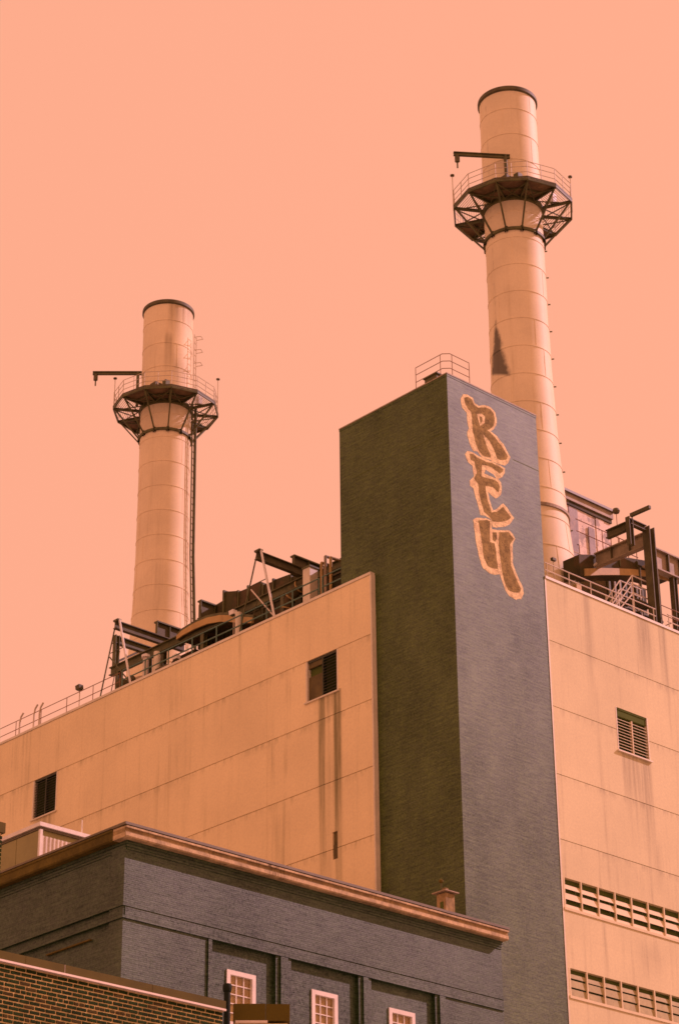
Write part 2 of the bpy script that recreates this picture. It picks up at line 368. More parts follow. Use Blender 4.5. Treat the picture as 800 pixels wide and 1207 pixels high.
box(-.12, -.05, mid+.035, mid+.1, 44.28, 44.72).build('board', 'louvre_board', L1)
louvre(0, 29.12, 31.22, 42.92, 45.08, 14, 'louvre_dark', 'trim', .42)
louvre(1, 10.68, 12.93, 40.70, 42.85, 11, 'louvre_pale', 'trim', .40, frame=.03)
box(-.2, -.021, 7.57, 7.87, 34.9, 35.6).build('slot_vent', 'louvre_board', ph)
box(-.17, -.021, 7.57, 7.87, 35.62, 36.2).build('slot_vent', 'louvre_board', ph)

def band(z0, z1, c0, c1, ncell, rows, smat):
    L = empty('louvre_band', (c0, .1, z0), ph)
    box(c0, c1, .192, .26, z0, z1).build('backing', 'void', L)
    box(c0-.04, c1, -.06, .19, z0-.12, z0+.0).build('sill', 'louvre_pink', L)
    box(c0-.0, c0+.09, -.02, .19, z0, z1).build('end_frame', 'louvre_pink', L)
    w = (c1 - c0 - .09) / ncell
    mm = box(-.035, .035, -.010, .075, z0 - z0, z1 - z0).mesh('mullion')
    for i in range(1, ncell+1): piece('mullion', mm, (c0 + .09 + w*i - .035, 0, z0), L, 'louvre_pink')
    for (zc, hh, y0, lean) in rows:
        me = MB(); prof = [(y0, -hh/2), (y0+.015, -hh/2), (y0+.015+lean, hh/2), (y0+lean, hh/2)]
        vs = [(c, y, z) for c in (.037, w-.037) for y, z in prof]
        me.add(vs, [(0,1,2,3),(7,6,5,4)] + [(i,(i+1) % 4,4+(i+1) % 4,4+i) for i in range(4)])
        m = me.mesh('slat')
        for i in range(ncell): piece('slat', m, (c0 + .09 + w*i, 0, z0 + zc + random.uniform(-.02, .02)), L, smat)
band(32.20, 33.58, 6.26, 18.9, 11, [(.10, .20, .02, .05), (.58, .30, .02, .07), (.98, .22, .02, .07)], 'louvre_pink')
M['louvre_tan'] = plain('dusty_tan_louvre', (.50, .43, .20), .7, .3, .2, 2.0, .4, (.25, .18, .07), .12)
band(28.27, 29.50, 6.30, 18.9, 11, [(.20, .32, .05, .03), (.58, .32, .05, .03), (.91, .20, .06, .04)], 'louvre_tan')

# ------------------------------------------------------------------ brick tower with graffiti
bt = tag(empty('brick_tower', (3, 3.7, 0)), 'tall dark brick corner tower with three pale outlined graffiti letters', 'tower')
box(0, 6.15, 0, 7.4, 0, 56.72).build('shaft', 'brick', bt)
box(-.012, 6.162, -.012, 7.412, 56.72, 56.84).build('coping', 'brick', bt)
box(-.025, 6.175, -.025, 7.425, 56.84, 56.90).build('coping_cap', 'girder_pale', bt)
for a in ((4.35, 6.15),): box(a[0], a[1], -.004, -.001, 53.79, 53.82).build('control_joint', 'void', bt)
box(-.004, -.001, .35, 3.1, 53.79, 53.82).build('control_joint', 'void', bt)
box(-.004, -.001, 4.6, 6.4, 53.79, 53.82).build('control_joint', 'void', bt)
R_out = [(0.87, 55.8), (1.07, 56.11), (1.32, 56.2), (1.72, 56.18), (1.85, 55.94), (2.13, 55.9), (2.54, 56.09), (2.95, 56.12), (3.23, 55.94), (3.33, 55.63), (3.28, 55.27), (3.06, 54.95), (2.87, 54.8), (3.26, 54.68), (3.69, 54.41), (4.18, 53.87), (3.99, 53.49), (3.76, 53.27), (3.39, 53.19), (2.74, 53.19), (2.16, 53.14), (1.9, 53.33), (1.6, 53.29), (1.37, 53.57), (1.24, 53.95), (1.26, 54.18), (1.36, 54.38), (1.26, 54.75), (1.24, 55.19), (0.96, 55.37)]
R_fill = [(1.13, 55.95), (1.35, 56.10), (1.62, 56.06), (1.75, 55.82), (2.09, 55.78), (2.54, 55.96), (2.87, 55.99), (3.1, 55.84), (3.19, 55.58), (3.13, 55.29), (2.95, 55.0), (2.62, 54.76), (3.11, 54.57), (3.53, 54.28), (4.0, 53.84), (3.86, 53.61), (3.48, 53.44), (3.24, 53.44), (3.0, 53.92), (2.76, 54.22), (2.31, 54.44), (2.53, 53.9), (2.80, 53.43), (2.75, 53.34), (2.24, 53.26), (1.98, 53.40), (1.79, 53.71), (1.64, 54.31), (1.63, 54.6), (1.60, 55.04), (1.57, 55.35), (1.37, 55.43), (1.17, 55.62)]
R_hole = [(1.96, 55.38), (2.3, 55.53), (2.51, 55.44), (2.45, 55.1), (2.15, 54.8), (2.04, 55.03)]
R_holefill = [(2.1, 55.29), (2.29, 55.36), (2.33, 55.14), (2.18, 54.94)]
E_out = [(1.02, 52.91), (1.21, 53.12), (1.57, 53.21), (1.92, 53.12), (2.38, 53.12), (2.89, 53.17), (3.4, 53.17), (3.75, 53.12), (3.7, 52.85), (3.5, 52.55), (3.24, 52.39), (3.41, 52.24), (3.47, 51.98), (3.37, 51.61), (3.29, 51.47), (2.99, 51.23), (2.67, 51.33), (2.50, 51.45), (2.60, 51.03), (2.78, 50.55), (3.03, 50.71), (3.49, 51.16), (3.77, 51.02), (4.22, 50.64), (3.94, 50.24), (3.56, 49.97), (2.97, 49.72), (2.70, 49.68), (2.6, 50.02), (2.21, 50.08), (1.92, 50.02), (1.75, 50.5), (1.59, 51.0), (1.53, 51.25), (1.29, 51.33), (1.27, 51.6), (1.57, 51.93), (1.49, 52.46), (1.18, 52.57), (1.08, 52.76)]
E_fill = [(1.34, 53.02), (1.56, 53.09), (1.89, 53.02), (2.45, 53.02), (2.88, 53.07), (3.39, 53.07), (3.60, 53.02), (3.53, 52.84), (3.36, 52.68), (2.86, 52.82), (2.36, 52.81), (2.14, 52.73), (2.09, 52.12), (2.4, 52.14), (2.83, 52.22), (3.21, 52.18), (3.32, 51.99), (3.20, 51.65), (2.8, 51.79), (2.34, 51.69), (2.36, 51.38), (2.45, 50.97), (2.66, 50.40), (3.02, 50.57), (3.47, 50.98), (4.0, 50.6), (3.73, 50.36), (3.21, 50.08), (2.72, 49.96), (2.5, 50.16), (2.17, 50.28), (1.99, 50.68), (1.88, 51.2), (1.83, 51.62), (1.66, 51.73), (1.60, 51.82), (1.78, 52.22), (1.64, 52.73), (1.40, 52.75)]
E_gap = [(2.30, 52.31), (2.84, 52.36), (3.10, 52.33), (2.9, 52.48), (2.4, 52.55)]
U_out = [(1.4, 49.59), (1.63, 49.8), (2.28, 49.98), (2.58, 49.99), (2.66, 49.84), (2.66, 49.54), (3.04, 49.62), (3.85, 49.88), (4.05, 49.75), (4.24, 49.57), (4.02, 49.22), (3.99, 48.83), (3.99, 48.17), (4.27, 47.61), (4.6, 47.17), (4.62, 46.85), (4.42, 46.51), (4.05, 46.38), (3.63, 46.43), (3.36, 46.67), (3.17, 47.04), (3.05, 47.36), (2.75, 47.21), (2.33, 47.19), (1.92, 47.32), (1.7, 47.76), (1.59, 48.27), (1.48, 48.88)]
U_fill1 = [(1.73, 49.68), (2.28, 49.90), (2.54, 49.91), (2.50, 49.61), (2.49, 48.84), (2.80, 48.84), (2.87, 48.26), (2.92, 47.79), (2.94, 47.58), (2.56, 47.49), (2.23, 47.54), (2.02, 47.87), (1.95, 48.48), (1.84, 49.15)]
U_fill2 = [(3.13, 49.54), (3.77, 49.76), (4.10, 49.52), (3.84, 49.13), (3.84, 48.57), (3.84, 48.08), (4.10, 47.56), (4.46, 47.03), (4.35, 46.83), (3.93, 46.69), (3.54, 46.73), (3.30, 47.14), (3.20, 47.68), (3.13, 48.31), (3.05, 48.83)]
U_fill3 = [(2.68, 49.40), (2.94, 49.48), (2.94, 49.15), (2.80, 48.95), (2.65, 48.98)]
def rough_edge(poly, amp=.018, step=.16):
    out = []
    for a, b in zip(poly, poly[1:] + poly[:1]):
        a, b = Vector(a), Vector(b); n = max(1, int((b-a).length / step))
        for i in range(n):
            p = a.lerp(b, i/n); out.append((p.x + random.uniform(-amp, amp), p.y + random.uniform(-amp, amp)))
    return out
def sheet(poly, y): return MB().prism(rough_edge(poly), 1, y, y + .0015)
for outp, fills, over in ((R_out, [R_fill], [(R_hole, 'paint_line'), (R_holefill, 'paint_fill')]), (E_out, [E_fill], [(E_gap, 'brick')]), (U_out, [U_fill1, U_fill2, U_fill3], [])):
    lo = sheet(outp, -.005).build('graffiti_letter', 'paint_line', bt)
    for f in fills: sheet(f, -.009).build('letter_fill', 'paint_fill', lo)
    y = -.013
    for f, m_ in over:
        sheet(f, y).build('letter_counter', m_, lo); y -= .004
lbls = ['graffiti letter like an R', 'graffiti letter like an E', 'graffiti letter like a U']
for o, l in zip([c for c in bt.children if c.name.startswith('graffiti_letter')], lbls): o['label'] = 'pale outlined tan ' + l
# guard rail on the tower
def railing(name, pts, zbase, zs, posts, mat, d=.05, label='', group=None, org=None, pd=None):
    rt = tag(empty(name, org or (*pts[0], zbase)), label, 'railing', group)
    for z in zs: MB().path([(x, y, z) for x, y in pts], d, 6).build('rail', mat, rt)
    me = MB().bar((0,0,0), (0,0,zs[-1]-zbase), pd or d, n=6).mesh('post')
    for p in posts: piece('post', me, (*p, zbase), rt, mat)
    return rt
railing('tower_railing', [(.16, 2.2), (.16, .42), (.42, .16), (1.72, .16)], 56.9, [57.36, 57.76, 58.16], [(.16, 2.2), (.16, .55), (.55, .16), (1.72, .16)], 'thinrail', .035,
        'thin three-rail guard railing on the corner of the brick tower top')
tb = tag(empty('hatch_box', (.35, 1.1, 56.9)), 'low dark roof hatch peeking over the tower edge by the railing', 'hatch')
box(.04, .6, .7, 1.5, 56.9, 57.16).build('curb', 'steel', tb); box(-.02, .66, .64, 1.56, 57.16, 57.22).build('lid', 'steel', tb)

# ------------------------------------------------------------------ chimneys
PROF = [(47.2,3.05),(50,2.75),(52.7,2.42),(54.4,2.25),(56.1,2.10),(58,1.97),(61.8,1.77),(65.5,1.67),(70,1.64),(83.9,1.63)]
def rad(z):
    for (a, ra), (b, rb) in zip(PROF, PROF[1:]):
        if a <= z <= b: return ra + (rb-ra)*(z-a)/(b-a)
    return PROF[-1][1]
FZ = 76.2; FR = 3.42; A0 = R(237)
def chimney(cx, cy, mat, label, davit_ang, davit_dir, ladder):
    ch = tag(empty('chimney_stack', (cx, cy, 47.2)), label, 'chimney', 'twin cream chimney stacks')
    z = 47.2; k = 0
    while z < 83.2:
        z2 = min(z + 1.75, 83.62); r0, r1 = rad(z), rad(z2)
        rm = rad((z+z2)/2)
        mb = MB().lathe((cx, cy), [(r0-.05, z), (r0+.022, z), (r0+.022, z+.05), (r0, z+.055), (rm, (z+z2)/2), (r1, z2), (r1-.05, z2)], 64, closed=False)
        a = R(random.uniform(0, 360))
        for j in range(3):
            b = a + j*2.1; mb.bar((cx+(r0)*math.cos(b), cy+(r0)*math.sin(b), z+.05), (cx+r1*math.cos(b), cy+r1*math.sin(b), z2), .05, .02, up=(math.cos(b), math.sin(b), 0))
        mb.build('shell_ring', mat, ch, smooth=True); z = z2; k += 1
    MB().lathe((cx, cy), [(1.50, 83.32), (1.68, 83.50), (1.73, 83.52), (1.73, 83.70), (1.72, 83.75), (1.50, 83.75)], 64).build('rim', 'girder', ch, smooth=True)
    MB().lathe((cx, cy), [(1.50, 75), (1.50, 83.72)], 48, closed=False).build('flue_liner', 'void', ch)
    # clamp ring low on the shaft
    MB().lathe((cx, cy), [(rad(56.6), 56.55), (rad(56.6)+.09, 56.55), (rad(56.6)+.09, 56.72), (rad(56.6), 56.72)], 64).build('clamp_ring', 'girder_pale', ch)
    pl = empty('service_platform', (cx, cy, FZ), ch)
    def pt(a, r, z): return (cx + r*math.cos(a), cy + r*math.sin(a), z)
    V = [A0 + R(30)*i for i in range(12)]
    # each part of the platform
    me_b = MB().ibeam((1.62,0,-.14), (FR,0,-.11), .09, .18, .025).mesh('radial_beam')
    me_s = MB().bar((1.70,0,-2.2), (FR-.15,0,-.2), .085, .085).mesh('strut')
    for a in V:
        piece('radial_beam', me_b, (cx, cy, FZ), pl, 'steel', a); piece('strut', me_s, (cx, cy, FZ), pl, 'steel', a)
        MB().lathe((pt(a, 1.69, 0)[0], pt(a, 1.69, 0)[1]), [(.10, FZ-2.38), (.10, FZ-2.05)], 6).build('strut_shoe', 'steel', pl)
    for i, a in enumerate(V):
        b = a + R(30)
        MB().bar(pt(a, FR, FZ-.08), pt(b, FR, FZ-.08), .07, .15).build('edge_beam', 'steel', pl)
        MB().bar(pt(a, FR+.03, FZ+.06), pt(b, FR+.03, FZ+.06), .02, .10).build('toe_board', 'girder', pl)
        solid = i in (11, 0, 10, 4, 7)
        if solid:
            MB().prism([pt(a, 1.66, 0)[:2], pt(a, FR, 0)[:2], pt(b, FR, 0)[:2], pt(b, 1.66, 0)[:2]], 2, FZ-.015, FZ+.015).build('deck_plate', 'deck', pl)
            MB().bar(pt(a, 2.5, FZ-.1), pt(b, 2.5, FZ-.07), .05, .09).build('joist', 'steel', pl)
        else:
            gmb = MB()
            for j in range(13):
                r = 1.75 + j*.135; gmb.bar(pt(a, r, FZ), pt(b, r, FZ), .012, .035)
            gmb.build('grating', 'girder', pl)
        for (r1, r2) in ((1.75, FR-.1), (FR-.1, 1.75)):
            MB().bar(pt(a, r1, FZ-.2), pt(b, r2, FZ-.2), .05, .05).build('cross_brace', 'steel', pl)
    for z, w in ((FZ-2.2, .16), (FZ-.14, .30)):
        r = rad(z); MB().lathe((cx, cy), [(r, z-w/2), (r+.13, z-w/2), (r+.13, z+w/2), (r, z+w/2)], 48).build('collar', 'steel', pl)
    for z in (.42, .78, 1.12):
        MB().path([pt(a, FR-.02, FZ+z) for a in V + V[:1]], .038, 5).build('hand_rail', 'rail', pl)
    me_p = MB().bar((0,0,0), (0,0,1.12), .045, n=5).mesh('rail_post')
    for i in range(24):
        a = A0 + R(15)*i; r = FR-.02 if i % 2 == 0 else (FR-.02)*math.cos(R(15)); piece('rail_post', me_p, pt(a, r, FZ), pl, 'rail')
    # two lamp poles
    for a in (R(140), R(318)):
        lp = MB().bar(pt(a, FR-.05, FZ), pt(a, FR-.05, FZ+2.35), .045, n=6).build('lamp_pole', 'rail', pl)
        x, y, z = pt(a, FR-.05, FZ+2.4); MB().lathe((x, y), [(.03, z-.05), (.12, z-.02), (.12, z+.05), (.04, z+.09)], 10).build('lamp_head', 'girder', lp)
    # davit crane
    px, py, _ = pt(davit_ang, rad(78)+.35, 0)
    dz = FZ + 2.45; dv = MB().bar((px, py, FZ), (px, py, dz+.1), .20, n=10).build('davit_post', 'steel', pl)
    dd = Vector((math.cos(davit_dir), math.sin(davit_dir), 0)); e = Vector((px, py, dz)) + dd*2.95
    MB().ibeam(Vector((px, py, dz)) - dd*.25, e, .16, .24, .05).build('davit_arm', 'steel', dv)
    h = e - dd*.2
    MB().box(h.x-.1, h.x+.1, h.y-.1, h.y+.1, dz-.55, dz-.13).build('hoist_block', 'girder', dv)
    MB().bar((h.x, h.y, dz-.95), (h.x, h.y, dz-.55), .09, n=6).build('hook', 'steel', dv)
    # a few boxes on the deck
    for a, w, hh, mt in ((A0-R(22), .55, .75, 'girder'), (A0-R(6), .35, .95, 'steel'), (A0+R(60), .3, .6, 'pale')):
        x, y, _ = pt(a, 2.35, 0); MB().box(x-w/2, x+w/2, y-w/2, y+w/2, FZ+.02, FZ+hh).build('switch_box', mt, pl)
    if ladder:
        a = R(302)
        def lt(z, off, side):
            r = rad(z) + off; x, y, _ = pt(a, r, 0); return (x - math.sin(a)*side, y + math.cos(a)*side, z)
        lad = empty('access_ladder', lt(48, .2, 0), ch)
        for s in (-.22, .22): MB().path([lt(z, .28, s) for z in (47.4, 52.7, 56, 60, 65.5, 76.3)], .09, 6).build('stringer', 'steel', lad)
        for i in range(60): zz = 48 + i*.47; MB().bar(lt(zz, .28, -.22), lt(zz, .28, .22), .04, n=5).build('rung', 'steel', lad)
        MB().path([lt(z, .42, .05) for z in (47.4, 52.7, 56, 60, 65.5, 76.3)], .14, 8).build('conduit', 'steel', lad)
        for s in (-.22, .22): MB().path([lt(z, .3, s) for z in (76.4, 81.6)], .05, 6).build('stringer', 'rail', lad)
        for i in range(11): zz = 76.8 + i*.47; MB().bar(lt(zz, .3, -.22), lt(zz, .3, .22), .035, n=5).build('rung', 'rail', lad)
        for zz in (79.4, 80.4, 81.4): MB().path([lt(zz, .3, -.22), lt(zz, .75, -.2), lt(zz, .75, .2), lt(zz, .3, .22)], .04, 5).build('cage_hoop', 'rail', lad)
    else:
        a = R(316)
        for i in range(15):
            zz = 49.0 + i*1.75; r = rad(zz); MB().bar(pt(a, r-.02, zz), pt(a, r+.16, zz+.02), .07, n=6).build('climbing_peg', 'steel', ch)
        x, y, _ = pt(R(232), rad(53.4), 0)
    return ch
c_r = chimney(14, 7.74, 'stack_soot_right', 'nearer and taller-looking cream chimney stack with soot scorch, behind the brick tower', R(214), R(143), False)
c_l = chimney(14, 38.75, 'stack', 'cream chimney stack further left above the rusty ducts, with ladder down its side', R(160), R(138), True)
soot(M['stack_soot_right'], 14, 7.74, R(172), 64.9, 68.9, .86)

# ------------------------------------------------------------------ left roof: gantries, girders, ducts
def gantry(yc, ya, yb, label, xlen):
    g_ = tag(empty('roof_gantry', (.1, yc, 48.25)), label, 'gantry', 'A-frame gantries along the left roof edge')
    top = 52.35
    MB().bar((.02, ya, 48.25), (.02, yc+.12, top), .075, n=8).build('leg', 'steel', g_)
    MB().bar((.02, yb, 48.25), (.02, yc-.16, top+.05), .12, n=8).build('leg', 'white', g_)
    MB().bar((.06, yc+.62, 50.5), (.06, yb+.1, 48.45), .07, n=6).build('brace', 'pale' if xlen > 4.7 else 'steel', g_)
    MB().bar((.5, yc+.35, 50.9), (.5, ya-.3, 48.6), .05, n=6).build('brace', 'steel', g_)
    MB().bar((.06, yc+.55, 50.7), (.06, yc-.55, 50.7), .045, n=6).build('tie', 'steel', g_)
    MB().ibeam((-.15, yc, 52.12), (xlen, yc, 52.12), .26, .46, .05).build('runway_beam', 'girder', g_)
    box(-.12, .12, yc-.2, yc+.2, 52.36, 52.44).build('cap_plate', 'steel', g_)
gantry(24.75, 26.06, 23.42, 'A-frame gantry with dark runway beam nearest the left chimney stack', 4.6)
gantry(13.38, 14.85, 12.15, 'A-frame gantry with one bright white leg nearer the brick tower', 4.9)
dg = tag(empty('duct_rail_girder', (2.7, 19, 47.35)), 'long dark steel girder on posts running along the left roof behind the railing', 'girder')
MB().ibeam((2.7, 28.7, 51.42), (2.7, 9.2, 51.42), .30, .48, .05).build('girder', 'steel', dg)
for y in (28.0, 24.7, 20.8, 14.5, 9.6): MB().ibeam((2.7, y, 47.35), (2.7, y, 51.17), .26, .26, .03).build('post', 'steel', dg)
ef = tag(empty('steel_end_frame', (3, 28.75, 51.6)), 'small dark steel end frame left of the first gantry', 'steel frame')
MB().ibeam((3.0, 28.7, 51.67), (3.0, 28.7, 53.7), .28, .28, .04).build('post', 'steel', ef)
MB().ibeam((2.85, 28.75, 53.46), (5.6, 28.75, 53.46), .28, .46, .05).build('beam', 'steel', ef)
MB().bar((3.15, 28.75, 52.2), (4.6, 28.75, 53.2), .12, .12).build('brace', 'girder', ef)
MB().ibeam((5.3, 28.7, 47.35), (5.3, 28.7, 53.2), .28, .28, .04).build('post', 'steel', ef)
for i, (y, x1, lb) in enumerate([(25.25, 4.8, 'dark plate girder stub standing out beside the left chimney foot'), (21.58, 5.0, 'dark plate girder stub at the left end of the stepped duct'),
                             (14.2, 5.1, 'dark plate girder stub above the white-legged gantry beam')]):
    st = tag(empty('plate_girder', (3.5, y, 51.7)), lb, 'girder', 'plate girder stubs on the left roof')
    box(3.0, x1, y-.02, y+.02, 52.42, 53.34).build('web', 'girder', st)
    box(3.0, x1, y-.16, y+.16, 53.34, 53.42).build('flange', 'steel', st); box(3.0, x1, y-.16, y+.16, 52.36, 52.42).build('flange', 'steel', st)
    for x in (3.03, 3.0 + (x1-3)*.5, x1-.03): box(x-.02, x+.02, y-.14, y-.021, 52.42, 53.34).build('stiffener', 'steel', st)
    MB().ibeam((3.6, y, 47.35), (3.6, y, 52.36), .25, .25, .03).build('post', 'steel', st)
# stepped flue duct: sections along Y with their own tops
fd = tag(empty('flue_duct', (5.5, 17, 47.35)), 'long stepped rusty brown flue duct across the left roof below the sky', 'duct')
secs = [(22.7, 21.8, 53.75, 53.45, 51.2), (21.8, 20.72, 53.45, 53.55, 49), (20.72, 19.7, 53.92, 53.62, 48), (19.7, 18.75, 53.60, 53.55, 47.35), (18.75, 17.75, 53.52, 53.48, 47.35),
        (17.7, 16.75, 53.32, 53.22, 47.35), (16.75, 15.5, 53.22, 53.12, 47.35), (15.5, 14.2, 53.0, 52.85, 47.35), (14.2, 12.4, 52.75, 52.6, 47.35), (12.4, 10.3, 52.5, 52.4, 47.35), (10.3, 7.5, 52.75, 52.75, 47.35)]
for i, (ya, yb, za, zb, z0) in enumerate(secs):
    x0 = 4.0 + (.12 if i % 2 else 0)
    MB().prism([(ya-.01, z0), (yb+.01, z0), (yb+.01, zb), (ya-.01, za)], 0, x0, 7.2).build('duct_section', 'rust', fd)
    box(x0-.09, 7.25, ya-.07, ya+.05, z0, za+.06).build('flange', 'steel', fd)
    for zz in (49.2, 50.6, 51.9):
        if zz > z0+.3: box(x0-.07, x0+.0, yb+.06, ya-.08, zz, zz+.09).build('rib', 'girder', fd)
# lower casing that fills the dark behind the railing
lc = tag(empty('fan_casing', (4.4, 23.5, 47.35)), 'dark low fan casing behind pale vent pipes at the left roof edge', 'fan casing')
MB().prism([(25.2, 47.35), (22.6, 47.35), (22.6, 51.1), (24.4, 51.1), (25.2, 50.3)], 0, 3.6, 6.5).build('body', 'rust', lc)
for z in (48.6, 49.8): box(3.52, 3.6, 22.7, 25.0, z, z+.1).build('rib', 'steel', lc)
# arched tan expansion duct
ad = tag(empty('arched_duct', (3, 20, 50.3)), 'gently arched tan duct with dark cover along the left roof', 'duct')
up = [(22.75, 51.57), (22.34, 51.72), (21.29, 51.82), (20.25, 51.78), (19.22, 51.58), (18.4, 51.30), (17.79, 51.02), (16.59, 50.56)]
dn = [(22.75, 51.34), (22.22, 51.43), (21.28, 51.46), (20.24, 51.42), (19.21, 51.2), (18.4, 50.92), (17.79, 50.66), (16.59, 50.25)]
MB().prism(up + dn[::-1], 0, 2.42, 2.5).build('side_band', 'tan', ad)
MB().prism([(y, z+.16) for y, z in up] + [(y, z-.02) for y, z in up[::-1]], 0, 2.46, 3.9).build('cover', 'steel', ad)
MB().prism([(y, z-.01) for y, z in up] + [(y, z) for y, z in dn[::-1]], 0, 2.52, 3.8).build('duct', 'rust', ad)
el = tag(empty('elbow_duct', (2.9, 13.8, 50)), 'rusty round elbow duct rising right of the white-legged gantry', 'duct')
pts = [(2.9, 14.6 - 1.5*math.sin(t*math.pi/2/7)*1.0 , 50.2 + 1.3*math.sin(t*math.pi/2/7)) for t in range(8)]
pts = [(2.9, 13.0 + 1.55*math.cos(R(a)), 50.25 + 1.2*math.sin(R(a))) for a in range(0, 91, 10)]
emb = MB()
for a, b in zip(pts, pts[1:]): emb.bar(a, Vector(b) + (Vector(b)-Vector(a))*.06, .62, n=14)
emb.build('bend', 'rust', el, smooth=True)
for i in (1, 4, 7): MB().bar(Vector(pts[i]), Vector(pts[i]) + (Vector(pts[i+1])-Vector(pts[i])).normalized()*.07, .74, n=16).build('flange', 'tan', el)
MB().bar((2.9, 14.55, 47.35), (2.9, 14.55, 50.3), .62, n=14).build('riser', 'rust', el, smooth=True)
# pale vents, posts and lamps on the left roof
def vent(x, y, zt, d, label, mat='pale', cap=True):
    v_ = tag(empty('vent_pipe', (x, y, 47.35)), label, 'vent pipe', 'pale vent pipes on the left roof')
    MB().bar((x, y, 47.35), (x, y, zt), d, n=14).build('pipe', mat, v_, smooth=True)
    if cap:
        MB().lathe((x, y), [(.02, zt+.02), (d*.78, zt+.02), (d*.78, zt+.16), (.02, zt+.28)], 14).build('cap', 'white', v_)
vent(1.5, 24.12, 50.45, .30, 'thin pale vent pipe with white cap under the first gantry beam')
vent(1.5, 23.18, 50.5, .34, 'plain pale vent pipe without cap next to the capped one', 'trim', False)
vent(1.5, 16.62, 50.55, .34, 'pale vent pipe standing where the tan arched duct ends', 'trim', False)
for i, (y, x, zt, w) in enumerate([(11.1, 1.4, 51.0, .52)]):
    v_ = tag(empty('boxed_riser', (x, y, 47.35)), 'square cream boxed riser left of the brick tower', 'riser')
    box(x-w/2, x+w/2, y-w/2, y+w/2, 47.35, zt).build('casing', 'trim', v_); box(x-w/2-.05, x+w/2+.05, y-w/2-.05, y+w/2+.05, zt, zt+.08).build('lid', 'steel', v_)
for y, zt, m_, lb in ((10.38, 51.15, 'tan', 'leftmost tan conduit between boxed riser and brick tower'), (10.1, 51.4, 'girder_pale', 'middle conduit between boxed riser and brick tower'), (9.72, 51.2, 'tan', 'rightmost tan conduit nearest the brick tower on the left roof')):
    v_ = tag(MB().path([(1.5, y, 47.35), (1.5, y, zt), (2.2, y, zt+.05)], .15, 8).build('conduit', m_, None, (1.5, y, 47.35)), lb, 'conduit', 'conduits beside the tower')
def flood(x, y, z0, z, label, mat='white'):
    f_ = tag(empty('roof_floodlight', (x, y, z0)), label, 'floodlight', 'small roof floodlights')
    MB().bar((x, y, z0), (x, y, z), .05, n=6).build('pole', 'rail', f_)
    MB().prism([(y-.17, z), (y+.17, z), (y+.22, z+.24), (y-.12, z+.26)], 0, x-.16, x+.12).build('housing', mat, f_)
    box(x-.12, x+.08, y-.12, y+.12, z-.05, z-.002).build('bracket', 'steel', f_)
flood(1.5, 17.0, 47.35, 50.55, 'white floodlight over the end of the tan arched duct')
flood(1.0, 20.9, 47.35, 49.2, 'small white floodlight low behind the teal railing under the arched duct')
flood(.1, 27.95, 48.25, 49.45, 'small dark floodlight on the thin railing left of the first gantry', 'girder')
ub = tag(empty('roof_unit', (1.1, 21.9, 47.35)), 'small pale roof unit half hidden behind the teal railing', 'roof unit')
box(.8, 1.5, 21.5, 22.3, 47.35, 48.95).build('case', 'pale', ub); box(.75, 1.55, 21.45, 22.35, 48.95, 49.05).build('lid', 'girder', ub)
for i, (y, zt, lb) in enumerate([(33.25, 49.62, 'leftmost curved pale davit hook on the far left parapet'), (31.95, 49.72, 'middle curved pale davit hook on the far left parapet'), (31.45, 49.66, 'rightmost curved pale davit hook on the far left parapet')]):
    tag(MB().path([(.05, y, 48.25), (.05, y, zt-.5), (.05, y-.08, zt-.2), (.05, y-.3, zt)], .10, 7).build('davit_hook', 'rail', None, (.05, y, 48.25)), lb, 'davit hook', 'davit hooks on the left parapet')
# dish aerials
for y, s, lb in ((25.1, .33, 'larger small roof dish aerial at the foot of the first gantry'), (24.3, .25, 'smaller roof dish aerial beside the white gantry leg')):
    d_ = tag(empty('dish_aerial', (.7, y, 47.35)), lb, 'aerial', 'dish aerials')
    MB().bar((.7, y, 47.35), (.7, y, 48.95), .05, n=6).build('mast', 'steel', d_)
    mb = MB().lathe((0, 0), [(.01, 0), (s*.6, .05), (s, .14), (s-.02, .16), (s*.6, .07), (.01, .02)], 18)
    rt_ = Matrix.Translation((.7, y, 49.05)) @ Matrix.Rotation(R(-60), 4, 'X') @ Matrix.Rotation(R(35), 4, 'Y')
    mb.v = [tuple(rt_ @ Vector(v)) for v in mb.v]; mb.build('reflector', 'girder', d_, smooth=True)
railing('roof_railing', [(.05, 9.0), (.05, 24.2)], 48.25, [48.82, 49.36], [(.05, 9.0 + 1.9*i) for i in range(9)], 'teal', .07, 'teal two-rail roof railing in front of the rusty ducts', 'roof edge railings', (.05, 16, 48.25))
railing('roof_railing', [(.05, 24.4), (.05, 47.5)], 48.25, [48.80, 49.30], [(.05, 24.4 + 2.3*i) for i in range(11)], 'thinrail', .04, 'thin brown roof railing along the far left parapet', 'roof edge railings', (.05, 35, 48.25))
railing('roof_railing', [(.05, 5.3), (.05, 8.8)], 48.25, [48.82, 49.36], [(.05, 5.4), (.05, 7.1), (.05, 8.75)], 'teal', .07, 'short teal roof railing beside the brick tower', 'roof edge railings', (.05, 7, 48.25))

